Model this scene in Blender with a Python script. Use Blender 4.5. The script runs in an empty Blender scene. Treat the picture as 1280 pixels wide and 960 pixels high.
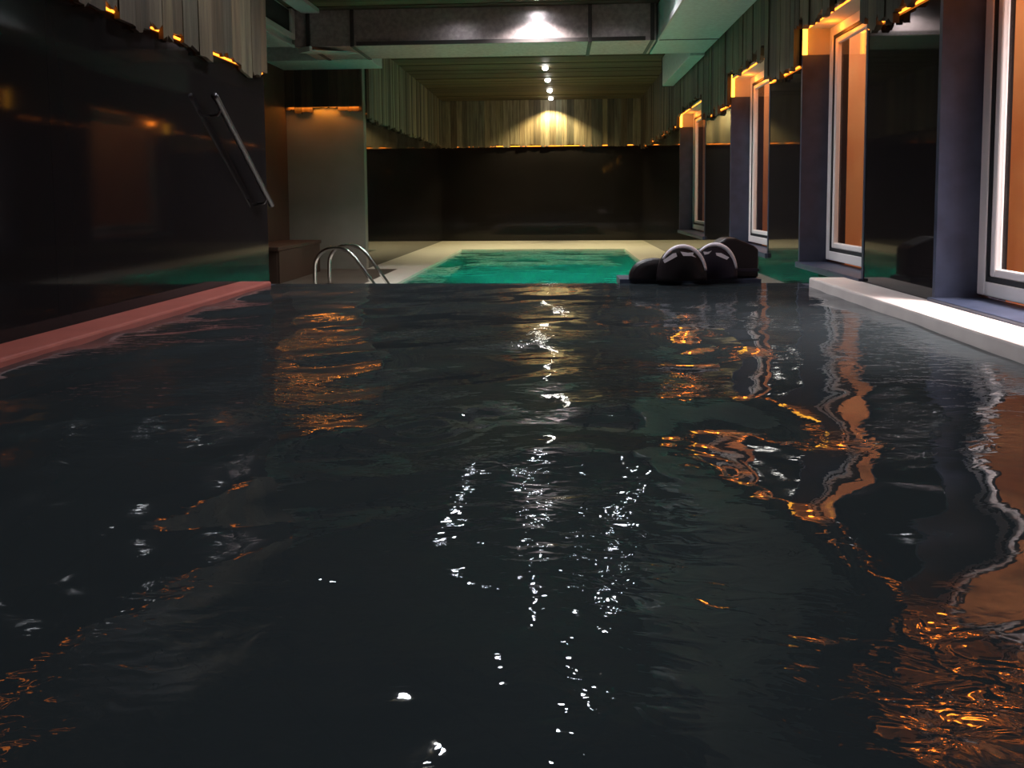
import bpy, bmesh, math, random
import numpy as np
from mathutils import Vector, Matrix
C = bpy.context.scene.collection
R = random.Random(7)
PI = math.pi
# ------------------------------------------------------------------ materials
def mat(name):
    m = bpy.data.materials.new(name); m.use_nodes = True
    nt = m.node_tree; nt.nodes.clear()
    o = nt.nodes.new('ShaderNodeOutputMaterial')
    return m, nt, o
def N(nt, t, **k):
    n = nt.nodes.new(t)
    for a, v in k.items():
        if a.startswith('i_'):
            key = a[2:].replace('_', ' ')
            n.inputs[key].default_value = v
        else: setattr(n, a, v)
    return n
def principled(name, col, rough=.5, metal=0, noise=None, col2=None, scale=4, stretch=(1,1,1), bump=0, spec=.5, nscale=None, emis=None, estr=0, detail=5, lo=.35, hi=.65):
    m, nt, o = mat(name)
    p = N(nt, 'ShaderNodeBsdfPrincipled')
    p.inputs['Base Color'].default_value = (*col, 1); p.inputs['Roughness'].default_value = rough
    p.inputs['Metallic'].default_value = metal; p.inputs['Specular IOR Level'].default_value = spec
    if emis: p.inputs['Emission Color'].default_value = (*emis, 1); p.inputs['Emission Strength'].default_value = estr
    nt.links.new(p.outputs[0], o.inputs[0])
    if col2 or bump:
        tc = N(nt, 'ShaderNodeTexCoord'); mp = N(nt, 'ShaderNodeMapping'); mp.inputs['Scale'].default_value = stretch
        nz = N(nt, 'ShaderNodeTexNoise'); nz.inputs['Scale'].default_value = scale; nz.inputs['Detail'].default_value = detail
        nt.links.new(tc.outputs['Object'], mp.inputs[0]); nt.links.new(mp.outputs[0], nz.inputs['Vector'])
        if col2:
            r = N(nt, 'ShaderNodeValToRGB'); r.color_ramp.elements[0].position = lo; r.color_ramp.elements[1].position = hi
            r.color_ramp.elements[0].color = (*col, 1); r.color_ramp.elements[1].color = (*col2, 1)
            nt.links.new(nz.outputs['Fac'], r.inputs[0]); nt.links.new(r.outputs[0], p.inputs['Base Color'])
        if bump:
            b = N(nt, 'ShaderNodeBump'); b.inputs['Strength'].default_value = bump; b.inputs['Distance'].default_value = .01
            nt.links.new(nz.outputs['Fac'], b.inputs['Height']); nt.links.new(b.outputs[0], p.inputs['Normal'])
    return m
def emission(name, col, s):
    m, nt, o = mat(name); e = N(nt, 'ShaderNodeEmission')
    e.inputs[0].default_value = (*col, 1); e.inputs[1].default_value = s
    nt.links.new(e.outputs[0], o.inputs[0]); return m
def wood_mat(name, c1, c2, c3, axis='z', rough=.6, spec=.4):
    m, nt, o = mat(name)
    p = N(nt, 'ShaderNodeBsdfPrincipled'); p.inputs['Roughness'].default_value = rough; p.inputs['Specular IOR Level'].default_value = spec
    tc = N(nt, 'ShaderNodeTexCoord'); mp = N(nt, 'ShaderNodeMapping')
    mp.inputs['Scale'].default_value = {'z': (14, 14, .9), 'x': (.7, 14, 14)}[axis]
    nz = N(nt, 'ShaderNodeTexNoise'); nz.inputs['Scale'].default_value = 1.6; nz.inputs['Detail'].default_value = 8; nz.inputs['Roughness'].default_value = .62
    r = N(nt, 'ShaderNodeValToRGB'); e = r.color_ramp.elements
    e[0].position = .30; e[0].color = (*c1, 1); e[1].position = .72; e[1].color = (*c3, 1)
    q = e.new(.5); q.color = (*c2, 1)
    at = N(nt, 'ShaderNodeAttribute', attribute_name='tint')
    mx = N(nt, 'ShaderNodeMix', data_type='RGBA', blend_type='MULTIPLY'); mx.inputs[0].default_value = 1
    b = N(nt, 'ShaderNodeBump'); b.inputs['Strength'].default_value = .35; b.inputs['Distance'].default_value = .01
    L = nt.links.new
    L(tc.outputs['Object'], mp.inputs[0]); L(mp.outputs[0], nz.inputs['Vector']); L(nz.outputs['Fac'], r.inputs[0])
    L(r.outputs[0], mx.inputs[6]); L(at.outputs['Color'], mx.inputs[7]); L(mx.outputs[2], p.inputs['Base Color'])
    L(nz.outputs['Fac'], b.inputs['Height']); L(b.outputs[0], p.inputs['Normal']); L(p.outputs[0], o.inputs[0])
    return m
def tile_mat(name, c1, c2, mortar, w, h, rough, msize=.004, spec=.5, bumpy=0.0):
    """large glossy panels with thin joints, mapped in world metres on the face plane"""
    m, nt, o = mat(name); L = nt.links.new
    p = N(nt, 'ShaderNodeBsdfPrincipled'); p.inputs['Roughness'].default_value = rough; p.inputs['Specular IOR Level'].default_value = spec
    g = N(nt, 'ShaderNodeNewGeometry'); s = N(nt, 'ShaderNodeSeparateXYZ'); a = N(nt, 'ShaderNodeMath', operation='ADD'); cb = N(nt, 'ShaderNodeCombineXYZ')
    L(g.outputs['Position'], s.inputs[0]); L(s.outputs[0], a.inputs[0]); L(s.outputs[1], a.inputs[1]); L(a.outputs[0], cb.inputs[0]); L(s.outputs[2], cb.inputs[1])
    br = N(nt, 'ShaderNodeTexBrick'); br.offset = 0; br.inputs['Scale'].default_value = 1
    br.inputs['Brick Width'].default_value = w; br.inputs['Row Height'].default_value = h; br.inputs['Mortar Size'].default_value = msize
    br.inputs['Color1'].default_value = (*c1, 1); br.inputs['Color2'].default_value = (*c2, 1); br.inputs['Mortar'].default_value = (*mortar, 1)
    L(cb.outputs[0], br.inputs['Vector']); L(br.outputs['Color'], p.inputs['Base Color'])
    if bumpy:
        nz = N(nt, 'ShaderNodeTexNoise'); nz.inputs['Scale'].default_value = 1.3
        b = N(nt, 'ShaderNodeBump'); b.inputs['Strength'].default_value = bumpy; b.inputs['Distance'].default_value = .02
        L(nz.outputs['Fac'], b.inputs['Height']); L(b.outputs[0], p.inputs['Normal'])
    L(p.outputs[0], o.inputs[0]); return m

M = {}
M['black'] = tile_mat('black_glossy_panel', (.0125,.0105,.011), (.0115,.0105,.011), (.008,.008,.008), 1.2, 4.0, .045, .0015, .27, .012)
M['blackleft'] = tile_mat('black_satin_panel', (.0125,.0105,.011), (.0115,.0105,.011), (.008,.008,.008), 1.2, 4.0, .06, .0015, .13, .012)
M['stone'] = principled('dark_blue_stone', (.022,.030,.058), .42, col2=(.036,.046,.082), scale=9, bump=.15)
M['plaster'] = principled('cream_plaster', (.42,.38,.30), .8, col2=(.50,.45,.36), scale=3, bump=.1)
M['greywall'] = principled('grey_green_plaster', (.20,.195,.155), .5, col2=(.25,.24,.20), scale=1.6, bump=.05)
M['brownwall'] = principled('brown_painted_wall', (.045,.026,.016), .55, col2=(.06,.035,.022), scale=2, bump=.05)
M['wood'] = wood_mat('weathered_vertical_boards', (.10,.078,.045), (.22,.18,.11), (.33,.28,.18))
M['woodwarm'] = wood_mat('weathered_brown_boards', (.060,.044,.024), (.125,.095,.055), (.20,.155,.09))
M['woodbrown'] = wood_mat('dark_brown_boards', (.030,.018,.010), (.05,.030,.017), (.07,.045,.025))
M['wooddark'] = wood_mat('dark_vertical_boards', (.045,.036,.02), (.085,.07,.04), (.13,.11,.065))
M['ceilwood'] = wood_mat('brown_ceiling_boards', (.05,.038,.016), (.085,.066,.028), (.13,.10,.045), axis='x')
M['duct'] = principled('galvanised_duct_metal', (.38,.46,.43), .40, metal=.45, col2=(.46,.56,.52), scale=22, bump=.22, detail=3)
M['ductpink'] = principled('galvanised_duct_metal_warm', (.40,.34,.345), .36, metal=.8, col2=(.54,.47,.475), scale=22, bump=.22, detail=3)
M['ductdark'] = principled('duct_joint_dark', (.05,.045,.045), .5, metal=.4)
M['void'] = principled('black_opening', (.004,.003,.003), .9)
M['rimlight'] = principled('pale_metal_edge', (.42,.42,.40), .4, metal=.3)
M['pvc'] = principled('white_plastic_frame', (.78,.74,.74), .35)
M['gasket'] = principled('dark_rubber_gasket', (.01,.012,.016), .6)
M['steel'] = principled('polished_steel', (.62,.60,.58), .14, metal=1)
M['railsteel'] = principled('brushed_dark_steel', (.10,.095,.10), .4, metal=.9)
M['deck'] = principled('pale_pink_stone', (.66,.58,.55), .45, col2=(.74,.66,.62), scale=6, bump=.08)
M['cream'] = tile_mat('cream_pool_tiles', (.86,.83,.70), (.82,.79,.66), (.62,.60,.50), .6, .3, .3, .006)
M['redlit'] = principled('pink_stone_kerb_redlit', (.33,.085,.065), .45, col2=(.38,.105,.08), scale=6, bump=.08)  # orange-red light from the windows is put into this stone colour
M['basin'] = tile_mat('turquoise_mosaic', (.18,.62,.60), (.20,.66,.64), (.14,.46,.45), .05, .05, .4, .003)
M['darkbasin'] = tile_mat('dark_slate_tile', (.030,.036,.042), (.034,.040,.046), (.02,.024,.028), .6, .3, .5, .006)
M['recfloor'] = principled('brown_grey_floor', (.085,.075,.058), .4, col2=(.11,.098,.078), scale=3)
M['floor'] = principled('dark_grey_floor', (.05,.055,.055), .25, col2=(.07,.075,.075), scale=5)
M['rubber'] = principled('black_foam', (.006,.003,.004), .42, col2=(.012,.005,.007), scale=12, bump=.1)
M['purple'] = principled('dark_plum_fabric', (.016,.009,.022), .5, bump=.1, scale=30)
M['white'] = principled('white_piping', (.90,.84,.90), .4)
M['lens'] = emission('lamp_lens', (1,.95,.86), 60)
M['lensb'] = emission('bright_lamp_lens', (.95,.97,1), 260)
M['led'] = emission('orange_led', (1,.24,.02), 4.5)
M['ledy'] = emission('yellow_led', (1,.42,.03), 7)
M['trimring'] = principled('lamp_ring', (.5,.5,.5), .3, metal=.8)
M['poolglow'] = emission('pool_lamp_glow', (.25,1,.8), 12)
M['extwall'] = principled('orange_render_outside', (.85,.25,.07), .9, col2=(.95,.36,.12), scale=1.6)
M['extground'] = principled('outside_paving', (.35,.30,.27), .9, col2=(.42,.37,.33), scale=3)

def water_mat(name, body, trans, thru, ripple, bstr, translucent=0.0, ior=1.33):
    m, nt, o = mat(name); L = nt.links.new
    tc = N(nt, 'ShaderNodeTexCoord')
    mp = N(nt, 'ShaderNodeMapping'); mp.inputs['Scale'].default_value = ripple
    n1 = N(nt, 'ShaderNodeTexNoise'); n1.inputs['Scale'].default_value = 1; n1.inputs['Detail'].default_value = 2.5; n1.inputs['Distortion'].default_value = .6
    L(tc.outputs['Object'], mp.inputs[0]); L(mp.outputs[0], n1.inputs['Vector'])
    # patches of livelier ripples
    n2 = N(nt, 'ShaderNodeTexNoise'); n2.inputs['Scale'].default_value = 1.1; n2.inputs['Detail'].default_value = 1
    L(tc.outputs['Object'], n2.inputs['Vector'])
    rr = N(nt, 'ShaderNodeMapRange'); rr.inputs[1].default_value = .45; rr.inputs[2].default_value = .68; rr.inputs[3].default_value = .10; rr.inputs[4].default_value = 1
    L(n2.outputs['Fac'], rr.inputs[0])
    mm = N(nt, 'ShaderNodeMath', operation='MULTIPLY'); L(n1.outputs['Fac'], mm.inputs[0]); L(rr.outputs[0], mm.inputs[1])
    b = N(nt, 'ShaderNodeBump'); b.inputs['Strength'].default_value = 1; b.inputs['Distance'].default_value = bstr
    L(mm.outputs[0], b.inputs['Height'])
    gl = N(nt, 'ShaderNodeBsdfGlossy'); gl.inputs['Roughness'].default_value = .015; gl.inputs['Color'].default_value = (.95,.97,1,1)
    L(b.outputs[0], gl.inputs['Normal'])
    fr = N(nt, 'ShaderNodeFresnel'); fr.inputs[0].default_value = ior; L(b.outputs[0], fr.inputs['Normal'])
    df = N(nt, 'ShaderNodeBsdfDiffuse'); df.inputs[0].default_value = (*body, 1)
    tr = N(nt, 'ShaderNodeBsdfTransparent'); tr.inputs[0].default_value = (*trans, 1)
    m1 = N(nt, 'ShaderNodeMixShader'); m1.inputs[0].default_value = thru
    L(df.outputs[0], m1.inputs[1]); L(tr.outputs[0], m1.inputs[2]); inner = m1
    if translucent:
        tl = N(nt, 'ShaderNodeBsdfTranslucent'); tl.inputs[0].default_value = (.28,.95,.78,1)
        m3 = N(nt, 'ShaderNodeMixShader'); m3.inputs[0].default_value = translucent
        L(inner.outputs[0], m3.inputs[1]); L(tl.outputs[0], m3.inputs[2]); inner = m3
    m2 = N(nt, 'ShaderNodeMixShader'); L(fr.outputs[0], m2.inputs[0]); L(inner.outputs[0], m2.inputs[1]); L(gl.outputs[0], m2.inputs[2])
    L(m2.outputs[0], o.inputs[0]); return m
M['water'] = water_mat('dark_pool_water', (.040,.050,.054), (.30,.42,.46), .3, (13, 25, 1), .0050)
M['water2'] = water_mat('turquoise_pool_water', (.012,.11,.10), (.55,.97,.92), .5, (5, 9, 1), .03, .4)
def glass_mat():
    m, nt, o = mat('clear_window_glass'); L = nt.links.new
    gl = N(nt, 'ShaderNodeBsdfGlossy'); gl.inputs['Roughness'].default_value = .02
    tr = N(nt, 'ShaderNodeBsdfTransparent'); tr.inputs[0].default_value = (.94,.95,.94,1)
    lw = N(nt, 'ShaderNodeLayerWeight'); lw.inputs[0].default_value = .5
    pw = N(nt, 'ShaderNodeMath', operation='POWER'); pw.inputs[1].default_value = 5; L(lw.outputs['Facing'], pw.inputs[0])
    fr = N(nt, 'ShaderNodeMapRange'); fr.inputs[3].default_value = .03; fr.inputs[4].default_value = .7; L(pw.outputs[0], fr.inputs[0])
    mx = N(nt, 'ShaderNodeMixShader'); L(fr.outputs[0], mx.inputs[0]); L(tr.outputs[0], mx.inputs[1]); L(gl.outputs[0], mx.inputs[2]); L(mx.outputs[0], o.inputs[0])
    return m
M['glass'] = glass_mat()

# ------------------------------------------------------------------ helpers
def box(bm, x0, x1, y0, y1, z0, z1):
    v = [bm.verts.new(p) for p in ((x0,y0,z0),(x1,y0,z0),(x1,y1,z0),(x0,y1,z0),(x0,y0,z1),(x1,y0,z1),(x1,y1,z1),(x0,y1,z1))]
    return [bm.faces.new([v[i] for i in f]) for f in ((3,2,1,0),(4,5,6,7),(0,1,5,4),(1,2,6,5),(2,3,7,6),(3,0,4,7))]
def B(*boxes):
    bm = bmesh.new()
    for b in boxes: box(bm, *b)
    return bm
def obj(name, bm, m, parent=None, bevel=0, smooth=False):
    me = bpy.data.meshes.new(name); bmesh.ops.recalc_face_normals(bm, faces=bm.faces); bm.to_mesh(me); bm.free()
    o = bpy.data.objects.new(name, me); C.objects.link(o); me.materials.append(m)
    if parent: o.parent = parent; o.matrix_parent_inverse = Matrix.Translation(-Vector(parent.location))
    if bevel:
        md = o.modifiers.new('bevel', 'BEVEL'); md.width = bevel; md.segments = 2; md.limit_method = 'ANGLE'
    if smooth:
        for f in me.polygons: f.use_smooth = True
    return o
def tag(o, label, cat, group=None, kind=None):
    o['label'] = label; o['category'] = cat
    if group: o['group'] = group
    if kind: o['kind'] = kind
    return o
def struct(name, bm, m, label=None, cat=None, **k):
    o = obj(name, bm, m, **k); o['kind'] = 'structure'
    if label: o['label'] = label; o['category'] = cat
    return o
def empty(name, loc=(0,0,0)):
    o = bpy.data.objects.new(name, None); C.objects.link(o); o.location = loc; o.empty_display_size = .1; return o
def tube(bm, pts, r, seg=12, cap=True):
    pts = [Vector(p) for p in pts]; rings = []
    n = len(pts); up = Vector((0,0,1))
    prev = None
    for i, p in enumerate(pts):
        t = (pts[min(i+1,n-1)] - pts[max(i-1,0)]).normalized()
        if prev is None:
            a = t.orthogonal().normalized()
        else:
            a = (prev - t*prev.dot(t)).normalized()
        prev = a; b = t.cross(a)
        rings.append([bm.verts.new(p + (a*math.cos(2*PI*k/seg) + b*math.sin(2*PI*k/seg))*(r[i] if isinstance(r, (list,tuple)) else r)) for k in range(seg)])
    for i in range(n-1):
        for k in range(seg):
            bm.faces.new((rings[i][k], rings[i][(k+1)%seg], rings[i+1][(k+1)%seg], rings[i+1][k]))
    if cap: bm.faces.new(rings[0][::-1]); bm.faces.new(rings[-1])
def smooth_path(P, n=10):
    P = [Vector(p) for p in P]; out = []
    Q = [P[0]] + P + [P[-1]]
    for i in range(1, len(Q)-2):
        p0,p1,p2,p3 = Q[i-1:i+3]
        for k in range(n):
            t = k/n
            out.append(.5*((2*p1)+(-p0+p2)*t+(2*p0-5*p1+4*p2-p3)*t*t+(-p0+3*p1-3*p2+p3)*t**3))
    out.append(P[-1]); return out
def disc(bm, c, r, n=24, nz=-1):
    v = [bm.verts.new((c[0]+r*math.cos(2*PI*k/n), c[1]+r*math.sin(2*PI*k/n), c[2])) for k in range(n)]
    return bm.faces.new(v if nz > 0 else v[::-1])

def cladding(name, axis, face, thick, a0, a1, zb, ztop, m, label, seed=1, jag=.05, w=(.09,.17), parent=None):
    """vertical boards of uneven length with broken lower ends. axis: 'y' boards run along y on plane x=face"""
    rnd = random.Random(seed); bm = bmesh.new(); tints = []
    a = a0
    while a < a1 - .02:
        ww = min(rnd.uniform(*w), a1 - a); 
        if a1 - a - ww < .03: ww = a1 - a
        base = (zb(a + ww/2) if callable(zb) else zb)
        th = thick * rnd.uniform(.85, 1.12)
        k = rnd.randint(2, 4)
        pts = [(a, ztop), (a + ww - .003, ztop)]
        off = rnd.uniform(-jag, jag)
        us = sorted([0, 1] + [rnd.uniform(.12,.88) for _ in range(k)], reverse=True)
        for u in us:
            pts.append((a + u*(ww-.003), base + off + rnd.uniform(-.5, .5)*jag))
        def P(u, z, d): return (face + d, u, z) if axis == 'y' else (u, face + d, z)
        fr = [bm.verts.new(P(u, z, th)) for u, z in pts]; bk = [bm.verts.new(P(u, z, th*.25)) for u, z in pts]
        nf = [bm.faces.new(fr), bm.faces.new(bk[::-1])]
        for i in range(len(pts)):
            j = (i+1) % len(pts); nf.append(bm.faces.new((fr[i], bk[i], bk[j], fr[j])))
        t = rnd.uniform(.6, 1.15); h = rnd.uniform(-.06,.06)
        tints += [(t*(1+h), t, t*(1-h))]*len(nf)
        a += ww
    bm.faces.ensure_lookup_table()
    lay = bm.loops.layers.color.new('tint')
    for f, t in zip(bm.faces, tints):
        for l in f.loops: l[lay] = (*t, 1)
    o = obj(name, bm, m); o['kind'] = 'structure'; o['label'] = label; return o

# ------------------------------------------------------------------ dimensions (metres, water of the near pool at z=0)
ZC = 2.85; YF = 18.6; YE = 5.5
XL = -2.26; XR = 1.905; XLF = -2.75; XRF = 1.86; YP = 11.2; XREC = -3.85
ZD2 = -.386; ZW2 = -.42
WIN = [(2.75, 4.19), (5.13, 6.50), (7.44, 9.11), (10.65, 12.9)]
ZS = .08; ZH = 1.92; ZJ = 1.70; DEPTH = .20
Y0 = -3.0
# ------------------------------------------------------------------ room shell
struct('wall_left', B((XL-.25, XL, Y0, 6.08, -1.4, ZC)), M['blackleft'], 'glossy black panelled wall left of the near pool', 'wall')
struct('wall_recess_side', B((XREC-.15, XREC, 6.08, YP+.15, -1.2, ZC)), M['brownwall'])
struct('wall_recess_front', B((XREC-.15, XL-.25, 5.93, 6.08, -1.2, ZC)), M['brownwall'])
struct('wall_recess_back', B((XREC, XLF, YP, YP+.15, -1.2, ZC)), M['greywall'])
struct('wall_left_far', B((XLF-.15, XLF, YP+.15, YF, -1.6, ZC)), M['black'])
struct('wall_back', B((XLF-.15, XR+.6, YF, YF+.2, -1.6, ZC)), M['black'])
struct('wall_front', B((XL-.25, XR+.6, Y0-.2, Y0, -1.4, ZC)), M['brownwall'])
# right wall: piers, spandrels and lintels around the four openings
bx = []
ys = [Y0] + [y for w in WIN for y in w] + [YF]
for i in range(0, len(ys), 2):
    bx.append((XR, XR+.36, ys[i], ys[i+1], -1.6, ZC))
for (a, b) in WIN:
    bx.append((XR, XR+.36, a, b, -1.6, ZS-.04)); bx.append((XR, XR+.36, a, b, ZH, ZC))
struct('wall_right', B(*bx), M['black'], 'glossy black panelled wall with the four windows', 'wall')
# ceiling of dark boards running across the room
bm = bmesh.new(); tl = []; y = Y0 - .2; rr = random.Random(3)
while y < YF + .2:
    f = box(bm, XREC-.15, XR+.6, y, y+.19, ZC + rr.uniform(0,.012), ZC+.08); t = rr.uniform(.65, 1.1); tl += [t]*6; y += .2
lay = bm.loops.layers.color.new('tint')
for f, t in zip(bm.faces, tl):
    for l in f.loops: l[lay] = (t, t, t, 1)
struct('ceiling', bm, M['ceilwood'], 'dark brown boarded ceiling', 'ceiling')
struct('ceiling.001', B((XREC-.15, XR+.6, Y0-.2, YF+.2, ZC+.081, ZC+.15)), M['brownwall'])

# ------------------------------------------------------------------ timber cladding with broken lower ends
cladding('trim_1', 'y', XL, .035, Y0, 6.08, 1.545, ZC, M['woodwarm'], 'weathered vertical boards above the black wall left of the near pool', 11, .045, (.10,.2))
cladding('trim_2', 'x', YP, -.05, XREC, XLF, lambda u: 1.86 + .035*math.sin(u*7.5+.6), ZC, M['woodbrown'], 'dark boards on the recess wall behind the ladder', 5, .02, (.1,.16))
cladding('trim_3', 'y', XLF, .05, YP+.15, YF, lambda u: 1.74 + .01*(u-YP), ZC, M['wood'], 'boards over the black left wall of the far pool', 6, .03)
cladding('trim_4', 'x', YF, -.05, XLF, XRF, 1.80, ZC, M['wood'], 'lamp-lit boards on the back wall', 8, .03)
def zr(u):
    for i, (a, b) in enumerate(WIN):
        if a - .02 <= u <= b + .02: return ZH + .0
    return 1.62 if u < 11.5 else 1.74
cladding('trim_5', 'y', XR, -.055, Y0, YF, zr, ZC, M['wooddark'], 'dark boards above the windows of the right wall', 9, .05, (.1,.17))

# LED strips tucked behind the board ends
def led(pts, label, m='led', r=.009, grp='orange light strips behind the boards'):
    bm = bmesh.new(); tube(bm, pts, r, 6)
    o = obj('led_strip', bm, M[m]); tag(o, label, 'light strip', grp); return o
led([(XL+.006, Y0+.1, 1.56), (XL+.006, 6.03, 1.56)], 'orange light strip behind the board ends of the near left wall', r=.008)
led([(XREC+.05, YP-.014, 1.93), (XLF-.02, YP-.014, 1.93)], 'orange light strip behind the boards of the recess wall by the ladder', 'ledy', .012)
led([(XLF+.012, YP+.2, 1.83), (XLF+.012, YF-.05, 1.83)], 'orange light strip behind the boards of the far left wall', r=.006)
led([(XLF+.05, YF-.014, 1.80), (XRF-.1, YF-.014, 1.80)], 'orange light strip along the foot of the back wall boards')
names = ['between the nearest and second window', 'between the second and third window', 'between the third and farthest window', 'beyond the farthest window']
for i in range(4):
    a = WIN[i][1] + .03; b = WIN[i+1][0] - .03 if i < 3 else YF - .1
    led([(XR-.012, a, 1.618 if i < 3 else 1.75), (XR-.012, b, 1.618 if i < 3 else 1.75)], 'orange light strip behind the boards ' + names[i], r=.008)
pos = ['nearest', 'second', 'third', 'farthest']
for i, (a, b) in enumerate(WIN):
    if i: led([(XR+.012, b-.03, 1.70), (XR+.012, b-.03, 1.94)], 'short upright yellow light strip on the far jamb of the %s window' % pos[i], 'ledy', .018, 'upright yellow light strips beside the windows')
    led([(XR-.012, a-.035, 1.68), (XR-.012, a-.035, 1.88)], 'short upright yellow light strip on the near jamb of the %s window' % pos[i], 'ledy', .018, 'upright yellow light strips beside the windows')
    led([(XR+.02, a+.05, ZH-.02), (XR+.02, b-.05, ZH-.02)], 'orange light strip under the head of the %s window' % pos[i], 'led', .009)

# ------------------------------------------------------------------ windows in deep stone reveals
for i, (a, b) in enumerate(WIN):
    w = empty('window_%d' % (i+1), (XR+DEPTH, (a+b)/2, ZS)); w['kind'] = 'structure'
    w['label'] = 'white framed %s window in the right wall' % pos[i]
    x0 = XR + DEPTH; x1 = x0 + .07; f = .07
    # lining
    obj('window_jamb', B((XR-.004, x1, b-.03, b+.0, ZS, ZJ), (XR-.004, x1, a, a+.03, ZS, ZJ)), M['stone'], w)
    obj('window_jamb_head', B((XR-.002, x1, b-.028, b, ZJ, ZH), (XR-.002, x1, a, a+.028, ZJ, ZH), (XR-.002, x1, a, b, ZH-.02, ZH)), M['plaster'], w)
    obj('window_sill', B((XR-.03, x1, a, b, ZS-.045, ZS)), M['stone'], w, bevel=.004)
    A = a+.03; Bq = b-.03; zt = ZH-.02
    fr = obj('window_frame', B((x0, x1, A, A+f, ZS+.02, zt), (x0, x1, Bq-f, Bq, ZS+.02, zt), (x0, x1, A+f, Bq-f, ZS+.02, ZS+.02+f), (x0, x1, A+f, Bq-f, zt-f, zt)), M['pvc'], w, bevel=.006)
    g = .026
    obj('gasket', B((x0+.006, x1-.015, A+f, A+f+g, ZS+.02+f, zt-f), (x0+.006, x1-.015, Bq-f-g, Bq-f, ZS+.02+f, zt-f), (x0+.006, x1-.015, A+f+g, Bq-f-g, ZS+.02+f, ZS+.02+f+g), (x0+.006, x1-.015, A+f+g, Bq-f-g, zt-f-g, zt-f)), M['gasket'], fr)
    A2 = A+f+g; B2 = Bq-f-g; z0 = ZS+.02+f+g; z1 = zt-f-g; s = .042
    sa = obj('sash', B((x0+.010, x1-.022, A2, A2+s, z0, z1), (x0+.010, x1-.022, B2-s, B2, z0, z1), (x0+.010, x1-.022, A2+s, B2-s, z0, z0+s), (x0+.010, x1-.022, A2+s, B2-s, z1-s, z1)), M['pvc'], w, bevel=.008)
    obj('pane', B((x0+.030, x0+.036, A2+s, B2-s, z0+s, z1-s)), M['glass'], w)

# outside: an orange rendered wall and paving
tag(obj('courtyard_wall', B((3.5, 3.7, -2, 20, -.5, 3.2)), M['extwall']), 'orange rendered wall seen through the windows', 'wall', kind='structure')
tag(obj('ground', B((XR+.37, 3.5, -2, 20, -.55, -.45)), M['extground']), 'paving outside the windows', 'ground', kind='structure')

# ------------------------------------------------------------------ pool decks, kerbs and basins
struct('trim_6', B((XL, -2.03, Y0, YE, -.12, .032)), M['redlit'], 'pink stone kerb with red window light in its colour, between the near pool and the left wall', 'kerb', bevel=.012)
struct('trim_7', B((1.65, XR, Y0, YE-.1, -.12, .062)), M['deck'], 'pale stone deck under the windows beside the near pool', 'deck', bevel=.012)
struct('floor_recess', B((XREC, -2.3, 5.75, YP, ZD2-.25, ZD2)), M['recfloor'], 'brownish floor of the recess by the ladder', 'floor')
# near basin
struct('floor_near_pool', B((XL, XR, Y0, YE+.14, -1.35, -1.25)), M['darkbasin'])
struct('wall_pool_edge', B((XL, XR, YE+.02, YE+.14, -1.3, -.006)), M['stone'], 'thin dark overflow edge at the end of the near pool', 'pool edge')
struct('wall_near_pool', B((XL, -2.03, Y0, YE+.02, -1.3, -.12), (1.65, XR, Y0, YE+.02, -1.3, -.12)), M['darkbasin'])
# far pool: deck ring, walls, basin
PX0, PX1, PY0, PY1 = -1.92, 1.25, 8.3, 15.5
struct('floor_far_deck', B((-2.3, PX0, 5.75, YP, ZD2-.25, ZD2), (XLF, PX0, YP, YF, ZD2-.25, ZD2), (PX1, XR, YE+.14, YF, ZD2-.25, ZD2), (PX0, PX1, PY1, YF, ZD2-.25, ZD2), (PX0, PX1, YE+.14, PY0, ZD2-.25, ZD2)), M['cream'], 'cream tiled surround of the far turquoise pool', 'deck')
struct('wall_far_pool', B((PX0-.02, PX0, PY0, PY1, -1.8, ZD2-.25), (PX1, PX1+.02, PY0, PY1, -1.8, ZD2-.25), (PX0, PX1, PY1, PY1+.02, -1.8, ZD2-.25), (PX0, PX1, PY0-.02, PY0, -1.8, ZD2-.25)), M['cream'])
struct('floor_far_pool', B((PX0, PX1, PY0, PY1, -1.85, -1.8)), M['basin'])

# water of the near pool: a swell built as real relief, fine ripples in the material
def near_water():
    x0, x1, y0, y1 = -2.035, 1.655, -.6, YE+.13
    nx, ny = 230, 420
    X, Y = np.meshgrid(np.linspace(x0, x1, nx), np.linspace(y0, y1, ny))
    rng = np.random.RandomState(4); Z = np.zeros_like(X)
    for k in range(46):
        lam = math.exp(rng.uniform(math.log(.11), math.log(1.3))); th = rng.uniform(0, PI)
        ph = rng.uniform(0, 2*PI); slope = .0095 * (lam/.5)**.3
        kx, ky = 2*PI/lam*math.cos(th), 2*PI/lam*math.sin(th)
        ky *= 1.15
        warp = .5*np.sin(1.7*X+ph) + .5*np.sin(1.3*Y+2*ph)
        Z += slope*lam/(2*PI) * np.sin(kx*X + ky*Y + ph + warp)
    Z *= (.75 + .35*np.sin(1.1*X+.7*Y)) 
    # rings where drops fell
    for (cx, cy, am) in ((-.36, 2.05, .0016), (.28, 1.75, .0012)):
        rr_ = np.hypot(X-cx, Y-cy); Z += am*np.cos(rr_*2*PI/.075)*np.exp(-(rr_/.16)**2)
    Z *= np.clip((YE+.13-Y)/.6, .12, 1)
    verts = np.stack([X, Y, Z], -1).reshape(-1, 3)
    idx = np.arange(nx*ny).reshape(ny, nx)
    q = np.stack([idx[:-1,:-1], idx[:-1,1:], idx[1:,1:], idx[1:,:-1]], -1).reshape(-1, 4)
    me = bpy.data.meshes.new('pool_water'); me.from_pydata(verts.tolist(), [], q.tolist())
    for f in me.polygons: f.use_smooth = True
    o = bpy.data.objects.new('pool_water', me); C.objects.link(o); me.materials.append(M['water'])
    return tag(o, 'dark rippled water of the near pool reflecting lamps and windows', 'water', kind='stuff')
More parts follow.
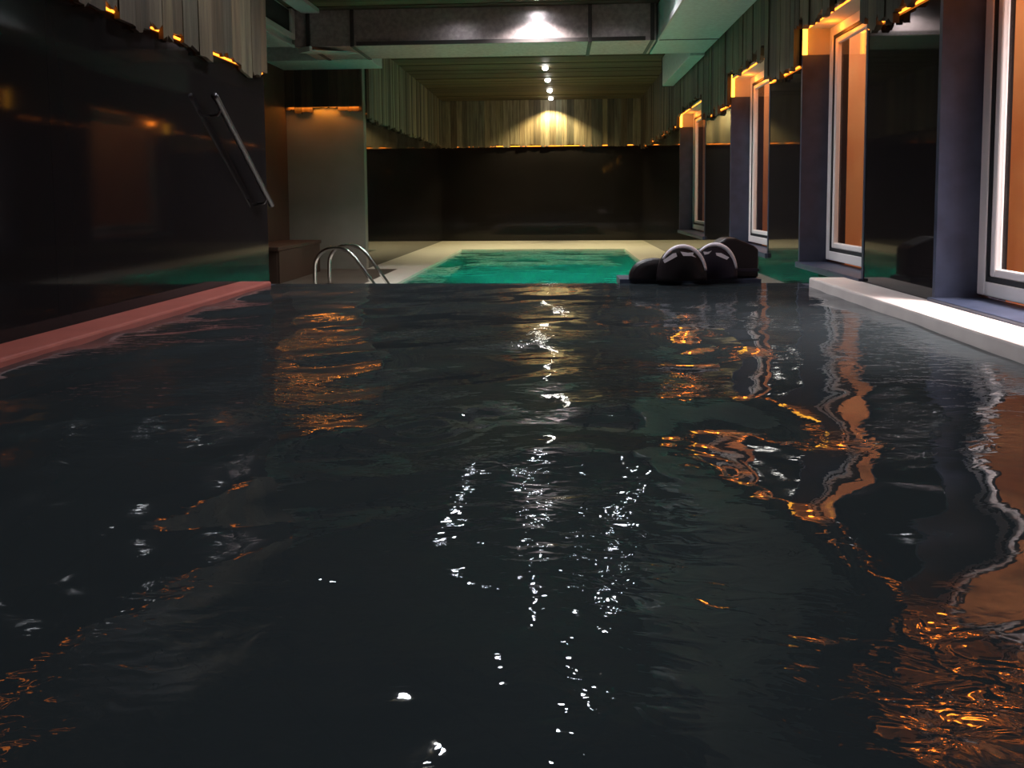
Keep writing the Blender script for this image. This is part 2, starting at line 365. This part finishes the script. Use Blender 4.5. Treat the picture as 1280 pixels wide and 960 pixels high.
near_water()
bm = B((PX0, PX1, PY0, PY1, ZW2-.01, ZW2)); 
tag(obj('pool_water', bm, M['water2']), 'bright turquoise water of the far pool behind the overflow edge', 'water', kind='stuff')

# underwater lamps of the far pool
for k, (x, y, s) in enumerate(((-.1, PY0+.03, 1), (-.1, PY1-.03, -1))):
    e = empty('pool_lamp', (x, y, -1.1)); 
    tag(e, ['round underwater lamp on the near end wall of the far pool', 'round underwater lamp on the back end wall of the far pool'][k], 'lamp')
    bm = bmesh.new(); bmesh.ops.create_cone(bm, cap_ends=True, segments=28, radius1=.14, radius2=.12, depth=.04, matrix=Matrix.Translation((x, y, -1.1)) @ Matrix.Rotation(PI/2*s, 4, 'X'))
    obj('bezel', bm, M['steel'], e)
    bm = bmesh.new(); bmesh.ops.create_cone(bm, cap_ends=True, segments=28, radius1=.1, radius2=.09, depth=.02, matrix=Matrix.Translation((x, y+.025*s, -1.1)) @ Matrix.Rotation(PI/2*s, 4, 'X'))
    obj('lens', bm, M['poolglow'], e)

# ------------------------------------------------------------------ ventilation ducts under the ceiling
ZB = 2.42
e = empty('ventilation_duct', (-.3, 9.95, ZB)); tag(e, 'galvanised metal duct crossing the ceiling with a bright lamp patch', 'duct'); cross = e
obj('duct_body', B((-3.15, 1.13, 9.53, 10.4, ZB, ZC-.004)), M['duct'], e, bevel=.006).data.materials[0] = M['ductpink']
for x in (-2.98, -2.45, .36, 1.08):
    obj('flange', B((x-.022, x+.022, 9.50, 10.42, ZB-.012 if x < 1 else ZB-.004, ZC-.01)), M['ductdark'], e, bevel=.003)
obj('lip', B((-2.4, 1.0, 9.505, 9.53, ZB+.0, ZB+.045)), M['ductdark'], e)
obj('elbow', B((-3.84, -2.45, 10.4, 11.12, ZB-.01, ZC-.01)), M['duct'], e, bevel=.006)
e = empty('ventilation_duct', (1.5, 5, ZB)); tag(e, 'wide flat metal duct running above the windows, green lit below', 'duct')
obj('duct_body', B((1.15, XR-.065, Y0+.1, 10.42, ZB, ZC-.004)), M['duct'], e, bevel=.006)
obj('seam', B((1.14, XR-.065, 9.50, 9.52, ZB-.006, ZB+.0)), M['ductdark'], e)
obj('seam', B((1.14, XR-.065, 5.4, 5.42, ZB-.006, ZB+.0)), M['ductdark'], e)
obj('edge_angle', B((1.135, 1.155, Y0+.1, 9.5, ZB-.01, ZB+.05)), M['rimlight'], e)
e = empty('ventilation_duct', (1.8, 12, ZB)); tag(e, 'narrow metal duct end above the farthest window', 'duct')
obj('duct_body', B((1.66, XR-.065, 10.42, 13.2, ZB-.03, ZC-.01)), M['duct'], e, bevel=.006)
obj('end_cap', B((1.65, XR-.06, 13.2, 13.22, ZB-.04, ZC-.01)), M['ductdark'], e)
# air outlet box on the left
e = empty('air_outlet', (-3.2, 8.4, ZB)); tag(e, 'grey metal air outlet box with a black opening beside the left boards', 'vent')
obj('housing', B((-3.84, -3.17, 6.4, 9.5, ZB, ZC-.006)), M['duct'], e, bevel=.005)
obj('opening', B((-3.172, -3.160, 6.5, 9.38, ZB+.14, ZC-.03)), M['void'], e)
fr = obj('outlet_frame', B((-3.17, -3.13, 6.4, 9.5, ZB+.08, ZB+.14), (-3.17, -3.13, 9.38, 9.5, ZB+.14, ZC-.008), (-3.17, -3.13, 6.4, 6.5, ZB+.14, ZC-.008)), M['rimlight'], e, bevel=.004)
obj('lower_lip', B((-3.165, -3.14, 6.4, 9.5, ZB-.01, ZB+.02)), M['rimlight'], e)
o = tag(obj('cable_tray', B((-3.05, -2.83, 6.4, 9.49, ZC-.046, ZC-.032), (-3.05, -3.04, 6.4, 9.49, ZC-.032, ZC), (-2.84, -2.83, 6.4, 9.49, ZC-.032, ZC)), M['rimlight']), 'shallow pale metal tray hung under the ceiling above the air outlet', 'tray')
bm = bmesh.new(); Mx = Matrix.Translation((-2.78, 9.75, ZB-.03)) @ Matrix.Rotation(math.radians(-34), 4, 'Z') @ Matrix.Rotation(math.radians(6), 4, 'X')
box(bm, -.10, .10, -.36, .36, -.008, .008); box(bm, -.10, .10, -.40, -.36, -.008, .05); bmesh.ops.transform(bm, matrix=Mx, verts=bm.verts)
obj('bracket_plate', bm, M['rimlight'], cross)

# ------------------------------------------------------------------ recessed ceiling lamps
def downlight(x, y, label, power, bright=False, grp='small round ceiling lamps along the room', size=.03, spot=math.radians(78), col=(1,.86,.66), z=ZC):
    e = empty('ceiling_lamp', (x, y, z)); tag(e, label, 'ceiling lamp', grp)
    bm = bmesh.new(); n = 24
    vi = [bm.verts.new((x+.042*math.cos(2*PI*k/n), y+.042*math.sin(2*PI*k/n), z-.014)) for k in range(n)]
    vo = [bm.verts.new((x+.060*math.cos(2*PI*k/n), y+.060*math.sin(2*PI*k/n), z-.006)) for k in range(n)]
    vt = [bm.verts.new((x+.060*math.cos(2*PI*k/n), y+.060*math.sin(2*PI*k/n), z+.004)) for k in range(n)]
    for k in range(n):
        j = (k+1) % n; bm.faces.new((vi[k], vi[j], vo[j], vo[k])); bm.faces.new((vo[k], vo[j], vt[j], vt[k]))
    obj('ring', bm, M['trimring'], e)
    bm = bmesh.new()
    if y > 9.25: bmesh.ops.create_uvsphere(bm, u_segments=20, v_segments=10, radius=.05, matrix=Matrix.Translation((x, y, z-.014)) @ Matrix.Diagonal((1,1,.8,1)))
    else: disc(bm, (x, y, z-.003), .041)
    obj('lens', bm, M['lensb' if bright else 'lens'], e, smooth=True)
    l = bpy.data.lights.new('lamp_light', 'SPOT'); l.energy = power; l.spot_size = spot; l.spot_blend = .55; l.color = col; l.shadow_soft_size = size
    lo = bpy.data.objects.new('lamp_light', l); C.objects.link(lo); lo.location = (x, y, z-.045); lo['kind'] = 'light'
FL = [(-.24, 13.98, 'ceiling lamp over the far pool, nearest of the row of four'), (-.22, 15.4, 'ceiling lamp over the far pool, second of the row of four'),
      (-.20, 16.9, 'ceiling lamp over the far pool, third of the row of four'), (-.19, 18.22, 'ceiling lamp over the far pool, last of the row beside the back wall')]
for i, (x, y, lb) in enumerate(FL):
    downlight(x, y, lb, (900, 700, 450, 1100)[i], spot=math.radians(104 if i < 3 else 126), col=(1,.86,.56) if i < 3 else (1,.80,.40))
downlight(-.26, 9.18, 'bright ceiling lamp just in front of the crossing duct', 210, True, spot=math.radians(135), col=(1,.9,.86))
for i, (x, y, lb) in enumerate(((-1.25, 8.5, 'ceiling lamp in front of the crossing duct, left of the bright one'), (.75, 8.0, 'ceiling lamp beside the long duct over the near pool'),
      (-.35, 7.7, 'middle ceiling lamp over the end of the near pool'), (.25, 6.3, 'ceiling lamp over the near pool, right of the middle'),
      (-.75, 6.3, 'ceiling lamp over the near pool, left of the middle'), (-.12, 5.2, 'ceiling lamp over the middle of the near pool'), (-1.6, 5.0, 'ceiling lamp over the left kerb of the near pool'), (-.2, 3.2, 'ceiling lamp added as fill over the near part of the near pool'), (.1, 1.2, 'ceiling lamp added as fill above the photographer'))):  # the last two lamps are out of view, added as general fill
    downlight(x, y, lb, 55, True, spot=math.radians(125), col=(.92,.93,1))

# ------------------------------------------------------------------ slanted rail on the left wall
e = empty('handrail', (XL, 5.5, .9)); tag(e, 'slanted dark metal rail fixed to the glossy left wall', 'handrail')
bm = bmesh.new(); xr_ = XL+.075
P = [(xr_, 5.01, 1.265), (xr_, 5.03, 1.26), (xr_, 5.96, .57), (xr_, 5.97, .56)]
tube(bm, P, .021, 14); obj('rail', bm, M['railsteel'], e, smooth=True)
for t in (.08, .86):
    y = 5.03 + t*.99; z = 1.26 - t*.735
    bm = bmesh.new(); tube(bm, [(XL+.004, y, z-.05), (XL+.05, y, z-.05), (xr_, y, z-.015)], .009, 8); obj('bracket', bm, M['railsteel'], e, smooth=True)

# ------------------------------------------------------------------ pool ladder handrails
e = empty('pool_ladder', (-2.4, 8.85, ZD2)); tag(e, 'pair of curved chrome ladder handrails at the left side of the far pool', 'pool ladder')
for y in (8.55, 9.10):
    P = [(-2.67, y, ZD2), (-2.67, y, -.20), (-2.655, y, -.06), (-2.58, y, .035), (-2.47, y, .075), (-2.35, y, .062), (-2.25, y, .0), (-2.14, y, -.145), (-2.02, y, -.32), (-1.86, y, -.56), (-1.80, y, -.70), (-1.78, y, -1.3)]
    bm = bmesh.new(); tube(bm, smooth_path(P, 8), .0215, 16); obj('handrail', bm, M['steel'], e, smooth=True)
    bm = bmesh.new(); bmesh.ops.create_cone(bm, cap_ends=True, segments=20, radius1=.05, radius2=.04, depth=.02, matrix=Matrix.Translation((-2.67, y, ZD2+.01))); obj('flange', bm, M['steel'], e)
for z in (-.80, -1.05):
    obj('step', B((-1.83, -1.74, 8.55, 9.10, z, z+.03)), M['steel'], e, bevel=.004)
# low dark bench in the recess behind the near pool
e = empty('bench', (-3.55, 9.9, ZD2)); tag(e, 'low dark brown bench in the recess left of the ladder', 'bench')
obj('seat', B((-3.84, -3.30, 9.2, 10.9, .0, .05)), M['brownwall'], e, bevel=.008)
obj('front_panel', B((-3.34, -3.31, 9.25, 10.85, ZD2, 0)), M['brownwall'], e)
for y in (9.24, 10.82): obj('end_panel', B((-3.84, -3.34, y, y+.04, ZD2, 0)), M['brownwall'], e)

# ------------------------------------------------------------------ black floats resting on the overflow edge
def dome(cx, y, z, r, h, d, m, name, parent, rows=14, seg=30, bulge=.35):
    """half-disc bolster seen end-on: round-topped outline in x-z, soft in depth"""
    bm = bmesh.new(); rings = []
    prof = [(-1, .0), (-.97,.72), (-.85,.9), (-.6,.985), (0,1), (.6,.985), (.85,.9), (.97,.72), (1,.0)]
    for (t, s) in prof:
        ring = []
        for k in range(seg+1):
            a = PI*k/seg
            ring.append(bm.verts.new((cx + r*s*math.cos(a), y + t*d/2, z + h*s*math.sin(a)**.85 if k not in (0, seg) else z)))
        rings.append(ring)
    for i in range(len(rings)-1):
        for k in range(seg): bm.faces.new((rings[i][k], rings[i][k+1], rings[i+1][k+1], rings[i+1][k]))
        bm.faces.new((rings[i][0], rings[i+1][0], rings[i+1][seg], rings[i][seg]))
    bmesh.ops.remove_doubles(bm, verts=bm.verts, dist=1e-5)
    return obj(name, bm, m, parent, smooth=True)
def arc(cx, y, z, r, h, a0, a1, rad, m, name, parent, n=26, taper=True):
    bm = bmesh.new(); P = []; rd = []
    for k in range(n+1):
        t = k/n; a = a0 + (a1-a0)*t
        P.append((cx + r*math.cos(a), y, z + h*max(math.sin(a),0)**.85)); rd.append(rad*(.35+.65*math.sin(PI*min(max(t,.03),.97))**.5) if taper else rad)
    tube(bm, P, rd, 10); return obj(name, bm, m, parent, smooth=True)
def mark(P, w, y, m, parent):
    bm = bmesh.new(); 
    f = [bm.verts.new((px, y, pz)) for px, pz in P]; b = [bm.verts.new((px, y+.006, pz)) for px, pz in P]
    bm.faces.new(f); bm.faces.new(b[::-1])
    for i in range(len(P)):
        j = (i+1) % len(P); bm.faces.new((f[i], b[i], b[j], f[j]))
    return obj('white_mark', bm, m, parent)
S = 5.42/1000.
def wx(px): return (px-700)*S
def wz(py): return .6 - (py-248)*S
fy = 5.52
for k, (cx, r, h, y, lb) in enumerate(((853.5, 31.5, 45, fy, 'left black rounded swim float with white rim on the pool edge'), (897, 30, 46, fy+.11, 'right black rounded swim float with white rim, partly behind its twin'))):
    e = empty('swim_float', (wx(cx), y, .03)); tag(e, lb, 'float', 'black swim floats on the pool edge')
    d = .10
    dome(wx(cx), y, .03, r*S*1.0, h*S, d, M['rubber' if k == 0 else 'purple'], 'body', e)
    arc(wx(cx), y-d/2+.010, .03, r*S*.95, h*S*.965, PI*.80 if k == 0 else PI*.72, PI*.08, .0155, M['white'], 'rim_piping', e)
    yf = y-d/2-.003
    if k == 0:
        mark([(wx(829),wz(327)),(wx(831),wz(330.5)),(wx(846.5),wz(322)),(wx(845),wz(317.5)),(wx(841),wz(318.5))], 0, yf, M['white'], e)
        mark([(wx(850.5),wz(316)),(wx(854),wz(321.5)),(wx(864),wz(321.5)),(wx(870),wz(323.5)),(wx(866),wz(320)),(wx(867),wz(317)),(wx(860),wz(317.5))], 0, yf, M['white'], e)
    else:
        mark([(wx(882),wz(317.5)),(wx(884),wz(321.5)),(wx(889),wz(320.5)),(wx(893),wz(316.5)),(wx(888),wz(318))], 0, yf, M['white'], e)
        mark([(wx(898),wz(319)),(wx(899),wz(322.5)),(wx(912),wz(328)),(wx(915),wz(325)),(wx(905),wz(319.5))], 0, yf, M['white'], e)
# low dark cushion to the left and a square dark block to the right
e = empty('foam_cushion', (wx(815), fy+.06, 0)); tag(e, 'low black rounded cushion leaning against the left swim float', 'cushion')
dome(wx(822), fy+.12, .03, 33*S, 27*S, .12, M['rubber'], 'body', e)
arc(wx(822), fy+.055, .03, 33*S*.9, 27*S*.9, PI*.98, PI*.55, .004, M['rubber'], 'seam', e)
e = empty('foam_block', (wx(915), fy+.22, 0)); tag(e, 'black slanted foam block standing behind the right swim float', 'foam block')
bm = bmesh.new(); pr = [(892,350),(944,350),(944,313),(938,308),(916,299),(904,299),(894,305)]
pr = [((px-700)*.00572, max(.6-(py-248)*.00572, .03)) for px, py in pr]
f = [bm.verts.new((x, 5.70, z)) for x, z in pr]; b = [bm.verts.new((x, 5.90, z)) for x, z in pr]
bm.faces.new(f); bm.faces.new(b[::-1])
for i in range(len(pr)):
    j = (i+1) % len(pr); bm.faces.new((f[i], b[i], b[j], f[j]))
obj('body', bm, M['rubber'], e, bevel=.015)
obj('strap', B(((925-700)*.00572-.12, (944-700)*.00572+.004, 5.692, 5.70, .075, .095)), M['purple'], e)
# ledge carrying the floats
struct('wall_pool_ledge', B((.42, 1.40, YE+.14, YE+.46, ZD2, .026)), M['stone'])

# ------------------------------------------------------------------ lights
def area(name, loc, rot, size, sy, energy, col, spread=PI):
    l = bpy.data.lights.new(name, 'AREA'); l.shape = 'RECTANGLE'; l.size = size; l.size_y = sy; l.energy = energy; l.color = col; l.spread = spread
    o = bpy.data.objects.new(name, l); C.objects.link(o); o.location = loc
    d = (Vector(rot) - Vector(loc)).normalized(); o.rotation_euler = d.to_track_quat('-Z', 'Y').to_euler(); return o
area('courtyard_light', (2.75, 8.0, 3.1), (3.3, 8.0, 0), 15, .8, 270, (1, .82, .66))
area('daylight_window', (2.9, 2.9, 2.4), (1.78, 3.2, .0), 1.6, .5, 70, (1, .88, .90), math.radians(60))
area('pool_lamp_light', (-.1, PY0+.12, -1.05), (-.1, 12, -1.15), .5, .3, 330, (.16, 1, .92), math.radians(95))
area('pool_lamp_light.001', (-.1, PY1-.12, -1.05), (-.1, 12, -1.15), .5, .3, 45, (.2, 1, .92), math.radians(95))
area('recess_light', (-3.3, 11.13, 1.90), (-3.3, 11.19, .9), 1.0, .02, 4, (1, .30, .03))
for (a, b) in WIN:
    l = bpy.data.lights.new('jamb_light', 'POINT'); l.energy = 2.0; l.color = (1, .22, .015); l.shadow_soft_size = .03
    o = bpy.data.objects.new('jamb_light', l); C.objects.link(o); o.location = (XR+.12, b-.30, ZH-.08)

w = bpy.data.worlds.new('world'); bpy.context.scene.world = w; w.use_nodes = True
w.node_tree.nodes['Background'].inputs[0].default_value = (.55, .62, .8, 1); w.node_tree.nodes['Background'].inputs[1].default_value = .25

# ------------------------------------------------------------------ camera
F = 1000.; pitch = math.radians(4.0); yaw = math.atan(60/F); roll = math.radians(-.45)
cam = bpy.data.cameras.new('camera'); co = bpy.data.objects.new('camera', cam); C.objects.link(co)
cam.sensor_width = 36; cam.lens = 36*F/1280; cam.clip_start = .02
hor = 248.
cam.shift_y = -((480-hor) - F*math.tan(pitch))/1280
co.matrix_world = Matrix.Translation((0, 0, .6)) @ Matrix.Rotation(yaw, 4, 'Z') @ Matrix.Rotation(PI/2 - pitch, 4, 'X') @ Matrix.Rotation(roll, 4, 'Z')
sc = bpy.context.scene; sc.camera = co
sc.view_settings.view_transform = 'Standard'; sc.view_settings.look = 'None'; sc.view_settings.exposure = 0
sc.cycles.use_denoising = True
sc.cycles.sample_clamp_indirect = 6; sc.cycles.max_bounces = 8; sc.cycles.glossy_bounces = 5; sc.cycles.transparent_max_bounces = 12
sc.cycles.caustics_reflective = False; sc.cycles.caustics_refractive = False
